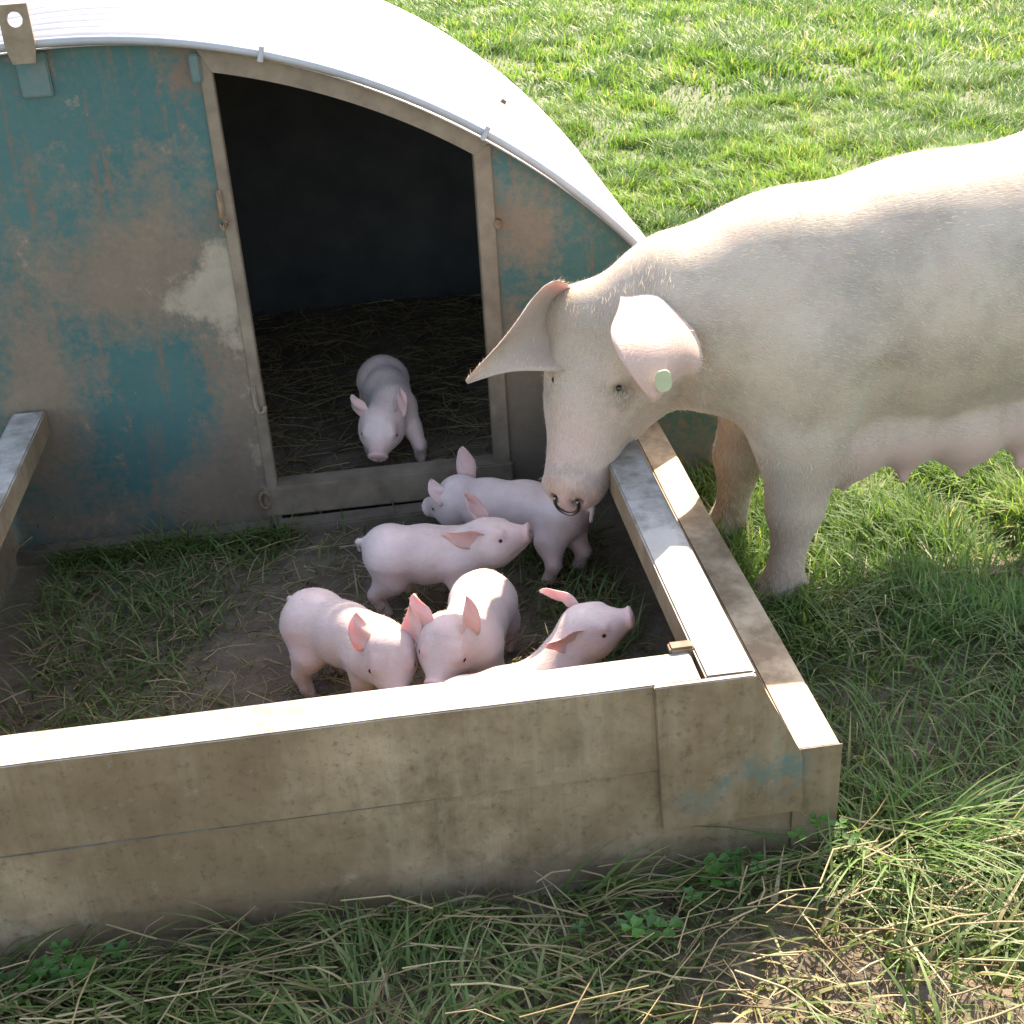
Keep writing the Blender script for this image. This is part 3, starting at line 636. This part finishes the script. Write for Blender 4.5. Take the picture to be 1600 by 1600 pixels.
    def flow(p): return np.tile(-ax+V3(0, 0, -.3), (len(p), 1))
    hairs('bristle_coat', V, Q, 3000, .0055, flow, .3, .0005, root, M['hair'])
    return root
g0 = 0.0
# inside the doorway, coming out, nose down behind the sill
piglet('piglet stepping out of the dark doorway with its nose at the sill', (-.385, .335, .195), (-.372, .195, .180), (-.398, .135, .215), (-.420, .050, .122), (-.1, -.75, .5),
       [(-.35, .35, .05), (-.42, .36, .05), (-.318, .150, .05), (-.435, .215, .05)],
       [(1, (-.347, .165, .244), (.8, .5, .1), .020), (-1, (-.462, .150, .246), (.75, -.5, .2), .022)], group='piglets of the litter')
# behind the sow's snout, walking towards the sill
piglet('piglet half hidden behind the sow\'s snout, heading for the door sill', (-.055, -.325, .135), (-.195, -.235, .120), (-.262, -.185, .165), (-.330, -.105, .078), (-.55, .30, .75),
       [(-.098, -.385, .0), (-.030, -.345, .0), (-.215, -.275, 0), (-.175, -.190, 0)],
       [(1, (-.312, -.178, .172), (.5, .5, .6), .020), (-1, (-.238, -.155, .232), (.85, -.4, .1), .024)], group='piglets of the litter')
# side on, sniffing up at the sow
piglet('piglet standing side on with raised snout below the sow\'s nose', (-.405, -.405, .130), (-.278, -.425, .118), (-.252, -.432, .188), (-.137, -.460, .186), (.1, .05, 1),
       [(-.378, -.365, 0), (-.436, -.430, 0), (-.268, -.385, 0), (-.285, -.470, 0)],
       [(1, (-.262, -.395, .245), (.8, .5, -.1), .020), (-1, (-.322, -.482, .200), (.15, .25, -.95), .024)], group='piglets of the litter')
# left front, head lowered towards the board
piglet('leftmost piglet with lowered head beside the bare mud', (-.555, -.635, .138), (-.452, -.735, .130), (-.428, -.785, .196), (-.422, -.866, .108), (.1, -.6, .75),
       [(-.530, -.606, 0), (-.585, -.675, 0), (-.415, -.715, 0), (-.490, -.735, 0)],
       [(1, (-.384, -.768, .238), (.85, -.35, .1), .020), (-1, (-.478, -.775, .240), (.85, .35, .2), .022)], group='piglets of the litter')
# facing the camera, sunlit back
piglet('piglet facing forward with a brightly sunlit back', (-.255, -.640, .138), (-.292, -.760, .132), (-.324, -.795, .212), (-.362, -.872, .128), (-.05, -.6, .75),
       [(-.205, -.600, 0), (-.305, -.600, 0), (-.250, -.775, 0), (-.335, -.770, 0)],
       [(1, (-.292, -.800, .262), (.85, .35, .1), .020), (-1, (-.380, -.775, .262), (.8, -.45, .2), .022)], group='piglets of the litter')
# right front, head thrown up
piglet('piglet at the right corner lifting its head over the front board', (-.310, -.945, .130), (-.195, -.930, .132), (-.140, -.888, .246), (-.032, -.900, .252), (-.05, -.2, 1),
       [(-.330, -.905, 0), (-.320, -.985, 0), (-.185, -.900, 0), (-.190, -.985, 0)],
       [(1, (-.182, -.836, .272), (.35, .3, -.85), .020), (-1, (-.190, -.935, .222), (.15, .25, -.95), .022)], group='piglets of the litter')
# ------------------------------------------------------------------ grass and straw
def blades(name, P, h, w, lean, hue, mat, segs=3, az=None, droop=.6, kind='stuff'):
    n = len(P); az = RNG.random(n)*2*math.pi if az is None else az
    d = np.stack([np.cos(az), np.sin(az), np.zeros(n)], 1); s = np.stack([-np.sin(az+RNG.normal(0, .5, n)), np.cos(az), np.zeros(n)], 1)
    VV = []; hu = []
    for i in range(segs):
        t = i/segs; ww = (w*(1-t**1.6)*.5)[:, None]*s
        c = P+np.array([0, 0, 1])*(h*(t-droop*lean*t**2*.6))[:, None]+d*(h*lean*t**1.7)[:, None]
        VV += [c-ww, c+ww]
    t = 1; VV.append(P+np.array([0, 0, 1])*(h*(t-droop*lean*.6))[:, None]+d*(h*lean)[:, None])
    k = 2*segs+1; VV = np.stack(VV, 1).reshape(-1, 3); b = np.arange(n)[:, None]*k
    F = [np.concatenate([b+np.array([[2*i, 2*i+1, 2*i+3, 2*i+2]]) for i in range(segs-1)])] if segs > 1 else []
    F.append(b+np.array([[2*segs-2, 2*segs-1, 2*segs]]))
    o = link(name, mesh_np(name, VV, F, True, {'hue': np.repeat(hue, k)}), mat); tag(o, kind=kind); return o
def scatter(n, x0, x1, y0, y1, dens=None):
    x = x0+(x1-x0)*RNG.random(n); y = y0+(y1-y0)*RNG.random(n)
    if dens is not None: k = RNG.random(n) < dens(x, y); x, y = x[k], y[k]
    return x, y
def onground(x, y, dz=-.004): return np.stack([x, y, gz(x, y)+dz], 1)
def clear(x, y): return ~in_ark(x, y, .02) & ~in_pen(x, y, .01)
# meadow behind and to the right
def tuft(x, y): return np.clip(.42+1.1*(vnoise(x, y, 8.5)-.4)+.7*(vnoise(x+5, y*.6, 2.3)-.5), .15, 1)
def add_meadow():
    specs = [(110000, .2, 2.6, -2.0, 1.9, .055, .0044), (70000, .22, 1.5, -.75, 1.0, .075, .0052), (230000, .1, 4.2, 1.3, 4.2, .075, .0062), (200000, -1.2, 6.5, 4.2, 10.5, .095, .011), (40000, -4.5, 11, 10.5, 22, .14, .035), (24000, 2.6, 6, -3, 2, .06, .007), (26000, -5, -2.2, -3, 5, .06, .007)]
    Ps, hs, ws, ls, us, az = [], [], [], [], [], []
    for n, x0, x1, y0, y1, h, w in specs:
        x, y = scatter(n, x0, x1, y0, y1, lambda x, y: clear(x, y)*tuft(x, y)*(1-.85*rough_mask(x, y))); k = len(x)
        tf = tuft(x, y); Ps.append(onground(x, y)); hs.append(h*(.45+.9*RNG.random(k))*(.5+.8*tf)); ws.append(w*(.6+.8*RNG.random(k))); ls.append(.25+.9*RNG.random(k))
        az.append(2*math.pi*vnoise(x+30, y+11, 3.0)*1.5+RNG.normal(0, 1.1, k))
        us.append(np.clip(.15+.35*RNG.random(k)+.4*(vnoise(x+1, y+2, 2.5)-.3)+.5*(RNG.random(k) > .93), 0, 1))
    c = np.concatenate
    o = blades('meadow_grass', c(Ps), c(hs), c(ws), c(ls), c(us), M['grass'], 3, c(az)); tag(o, 'bright green tufted meadow grass behind and around the ark', 'grass')
add_meadow()
# long grass in front of the fender and on its right
def add_verge():
    n = 30000; x, y = scatter(n, -1.6, 1.3, -2.1, -1.235, lambda x, y: np.clip(1.5*vnoise(x, y, 7)-.05, .30, 1)*(1-.70*rough_mask(x, y))); k = len(x)
    h = (.05+.085*RNG.random(k)**1.7)*(.5+.9*vnoise(x+8, y+3, 6)); az = 2*math.pi*vnoise(x+3, y+8, 3.5)*1.6+RNG.normal(0, .8, k)
    near = sstep(-1.36, -1.24, y)*(x < .25); az = np.where((near > .5) & (np.sin(az) > .2), -az, az)
    o = blades('verge_grass', onground(x, y), h, .0040+.0048*RNG.random(k), .55+.9*RNG.random(k), np.clip(.15+.5*RNG.random(k)+.5*(RNG.random(k) > .75), 0, 1), M['olive'], 5, az, .75); tag(o, 'long tangled grass in front of the muddy front board', 'grass')
    x, y = scatter(3800, .215, .75, -1.5, -.55, lambda x, y: (.25+.9*vnoise(x, y, 7))*(1-.8*rough_mask(x, y))); k = len(x)
    o = blades('shaded_grass', onground(x, y), .05+.08*RNG.random(k), .003+.003*RNG.random(k), .5+.9*RNG.random(k), np.clip(.1+.5*RNG.random(k)+.45*(RNG.random(k) > .85), 0, 1), M['olive'], 5, None, .75); tag(o, 'long grass beside the tan ledge in the sow\'s shadow', 'grass')
    # the big tuft at the corner
    k = 150; x = .29+RNG.normal(0, .06, k); y = -1.27+RNG.normal(0, .035, k)
    az = np.arctan2(y+1.27-.05, x-.26)+RNG.normal(0, .5, k)
    o = blades('corner_tuft', onground(x, y), .11+.10*RNG.random(k), .0035+.003*RNG.random(k), .5+.7*RNG.random(k), .1+.45*RNG.random(k), M['grass'], 6, az, .8); tag(o, 'big arching tuft of grass at the corner of the fender', 'grass')
add_verge()
def pen_dens(x, y):
    mud = np.exp(-(((x+.62)/.20)**2+((y+.62)/.24)**2)*1.1)+.7*np.exp(-(((x+.38)/.22)**2+((y+.62)/.25)**2))
    lft = sstep(-.62, -.85, x)*(sstep(-1.2, -.9, y)*.6+.4)+.9*np.exp(-((y+.09)/.07)**2)*(x < -.62); rgt = np.exp(-((x+.06)/.13)**2)
    return np.clip(.12+.8*lft+.75*rgt-mud, .03, 1)*(.4+.9*vnoise(x, y, 8))
def add_pen():
    x, y = scatter(9000, -1.14, .045, -1.15, -.07, pen_dens); k = len(x)
    o = blades('pen_grass', onground(x, y), .035+.075*RNG.random(k)**1.3, .0028+.003*RNG.random(k), .5+.9*RNG.random(k), np.clip(.05+.5*RNG.random(k)+.4*(RNG.random(k) > .8), 0, 1), M['olive'], 5, None, .8); tag(o, 'trampled damp grass on the floor of the pen', 'grass')
    x, y = scatter(700, -1.14, -.62, -.09, -.052); k = len(x)
    o = blades('wall_foot_grass', onground(x, y), .04+.08*RNG.random(k), .003+.003*RNG.random(k), .4+.8*RNG.random(k), np.clip(.1+.5*RNG.random(k), 0, 1), M['olive'], 5, -math.pi/2+RNG.normal(0, 1.0, k), .8); tag(o, 'fringe of grass along the foot of the teal wall', 'grass')
add_pen()
def stalks(name, x, y, z, L, w, hue, mat, tilt=.12, az=None):
    n = len(x); az = RNG.random(n)*2*math.pi if az is None else az; el = RNG.normal(0, tilt, n)
    d = np.stack([np.cos(az)*np.cos(el), np.sin(az)*np.cos(el), np.abs(np.sin(el))], 1); s = np.stack([-np.sin(az), np.cos(az), np.zeros(n)], 1); up = np.array([0, 0, 1.0]); P = np.stack([x, y, z], 1)
    VV = []; bend = RNG.normal(0, .16, n)
    for t in (0, .5, 1):
        c = P+d*(L*t)[:, None]+s*(bend*L*(t*(1-t))*2)[:, None]+up*(.15*L*t*(1-t))[:, None]
        for a in range(3):
            th = 2*math.pi*a/3; VV.append(c+(s*math.cos(th)+up*math.sin(th))*(w/2)[:, None])
    VV = np.stack(VV, 1).reshape(-1, 3); b = np.arange(n)[:, None]*9
    F = np.concatenate([b+np.array([[3*i+a, 3*i+(a+1) % 3, 3*i+3+(a+1) % 3, 3*i+3+a]]) for i in range(2) for a in range(3)])
    o = link(name, mesh_np(name, VV, F, True, {'hue': np.repeat(hue, 9)}), mat); tag(o, kind='stuff'); return o
def add_straw():
    x, y = scatter(2000, -1.4, .9, -1.9, -1.25, lambda x, y: .25+.6*np.exp(-((y+1.36)/.08)**2)); k = len(x)
    o = stalks('verge_straw', x, y, gz(x, y)+.012+.05*RNG.random(k), .05+.14*RNG.random(k)**2, .002+.0016*RNG.random(k), .75*RNG.random(k), M['straw'], .16, RNG.normal(.1, .55, k)+math.pi*(RNG.random(k) > .5)); tag(o, 'dry straw stalks lying on the grass before the front board', 'straw')
    x, y = scatter(2200, -1.12, .03, -1.15, -.08); k = len(x)
    o = stalks('pen_straw', x, y, gz(x, y)+.004+.02*RNG.random(k), .03+.08*RNG.random(k)**2, .0016+.0014*RNG.random(k), .7*RNG.random(k), M['straw'], .08); tag(o, 'scattered straw stalks on the muddy pen floor', 'straw')
    x, y = scatter(5200, -1.6, .1, .05, 1.3); k = len(x)
    z = .02+.045*RNG.random(k)
    o = stalks('straw_bedding', x, y, z, .04+.12*RNG.random(k)**2, .002+.0016*RNG.random(k), .7*RNG.random(k), M['straw'], .12); tag(o, 'dark trodden straw bedding on the floor inside the ark', 'straw')
add_straw()
def add_thatch():
    x, y = scatter(14000, -1.4, 1.1, -1.95, -.5, lambda x, y: clear(x, y)*(.45+.6*vnoise(x, y, 9))); k = len(x)
    o = stalks('dead_thatch', x, y, gz(x, y)+.002+.014*RNG.random(k), .015+.05*RNG.random(k)**2, .0016+.0016*RNG.random(k), .55*RNG.random(k)**1.5, M['straw'], .18); tag(o, 'dead brown thatch lying between the grass blades', 'thatch')
add_thatch()
def bedding_floor():
    n = 60; X, Y = np.meshgrid(np.linspace(-2.2, .35, n), np.linspace(.047, 1.33, n), indexing='ij'); Z = .045+(vnoise(X, Y, 9)-.5)*.02+(vnoise(X, Y, 31)-.5)*.012
    ix = np.arange(n*n).reshape(n, n); q = np.stack([ix[:-1, :-1], ix[1:, :-1], ix[1:, 1:], ix[:-1, 1:]], -1).reshape(-1, 4)
    tag(link('ark_floor', mesh_np('ark_floor', np.stack([X, Y, Z], -1).reshape(-1, 3), q, True, {'turf': np.zeros(n*n)}), M['ground']), kind='structure')
bedding_floor()
# broad clover plants by the fender
def clover(x, y, n, label, rad=.05):
    root = empty('clover_plant', (x, y, 0), label, 'plant', 'clover plants along the fender')
    for i in range(n):
        px, py = x+random.gauss(0, rad), min(y+random.gauss(0, rad*.5), FY-.02); hz = random.uniform(.03, .08); bm = bmesh.new(); a0 = random.random()*6
        c = Vector((px, py, hz)); st = tube([(px+.01, py-.005, -.01), (px+.004, py, hz*.6), tuple(c)], .0009, 5)
        link('stem', bm_mesh('stem', st), M['clover'], root)
        hsc = random.uniform(.7, 1.25)
        for j in range(3):
            a = a0+j*2.094; d = Vector((math.cos(a), math.sin(a), .15)); s = Vector((-math.sin(a), math.cos(a), 0)); L = random.uniform(.014, .021)*hsc
            p = [c, c+d*L*.5+s*L*.42, c+d*L*.95+s*L*.36, c+d*L*.88-Vector((0, 0, .001)), c+d*L*.95-s*L*.36, c+d*L*.5-s*L*.42]; m0 = bm.verts.new(c+d*L*.5-Vector((0, 0, .002)))
            vv = [bm.verts.new(q) for q in p]
            for q in range(6): bm.faces.new((vv[q], vv[(q+1) % 6], m0))
        me = bm_mesh('leaf', bm); at = me.attributes.new('hue', 'FLOAT', 'POINT'); hv = random.random()
        at.data.foreach_set('value', np.full(len(me.vertices), hv, np.float32)); link('leaf', me, M['clover'], root)
clover(.045, -1.29, 9, 'small clover plant under the sloping end plate'); clover(.19, -1.255, 7, 'clover plant at the outer corner of the fender', .03)
clover(-.93, -1.30, 12, 'clover plant at the left end of the front board'); clover(-.10, -1.36, 6, 'few clover leaves in the grass before the end plate')
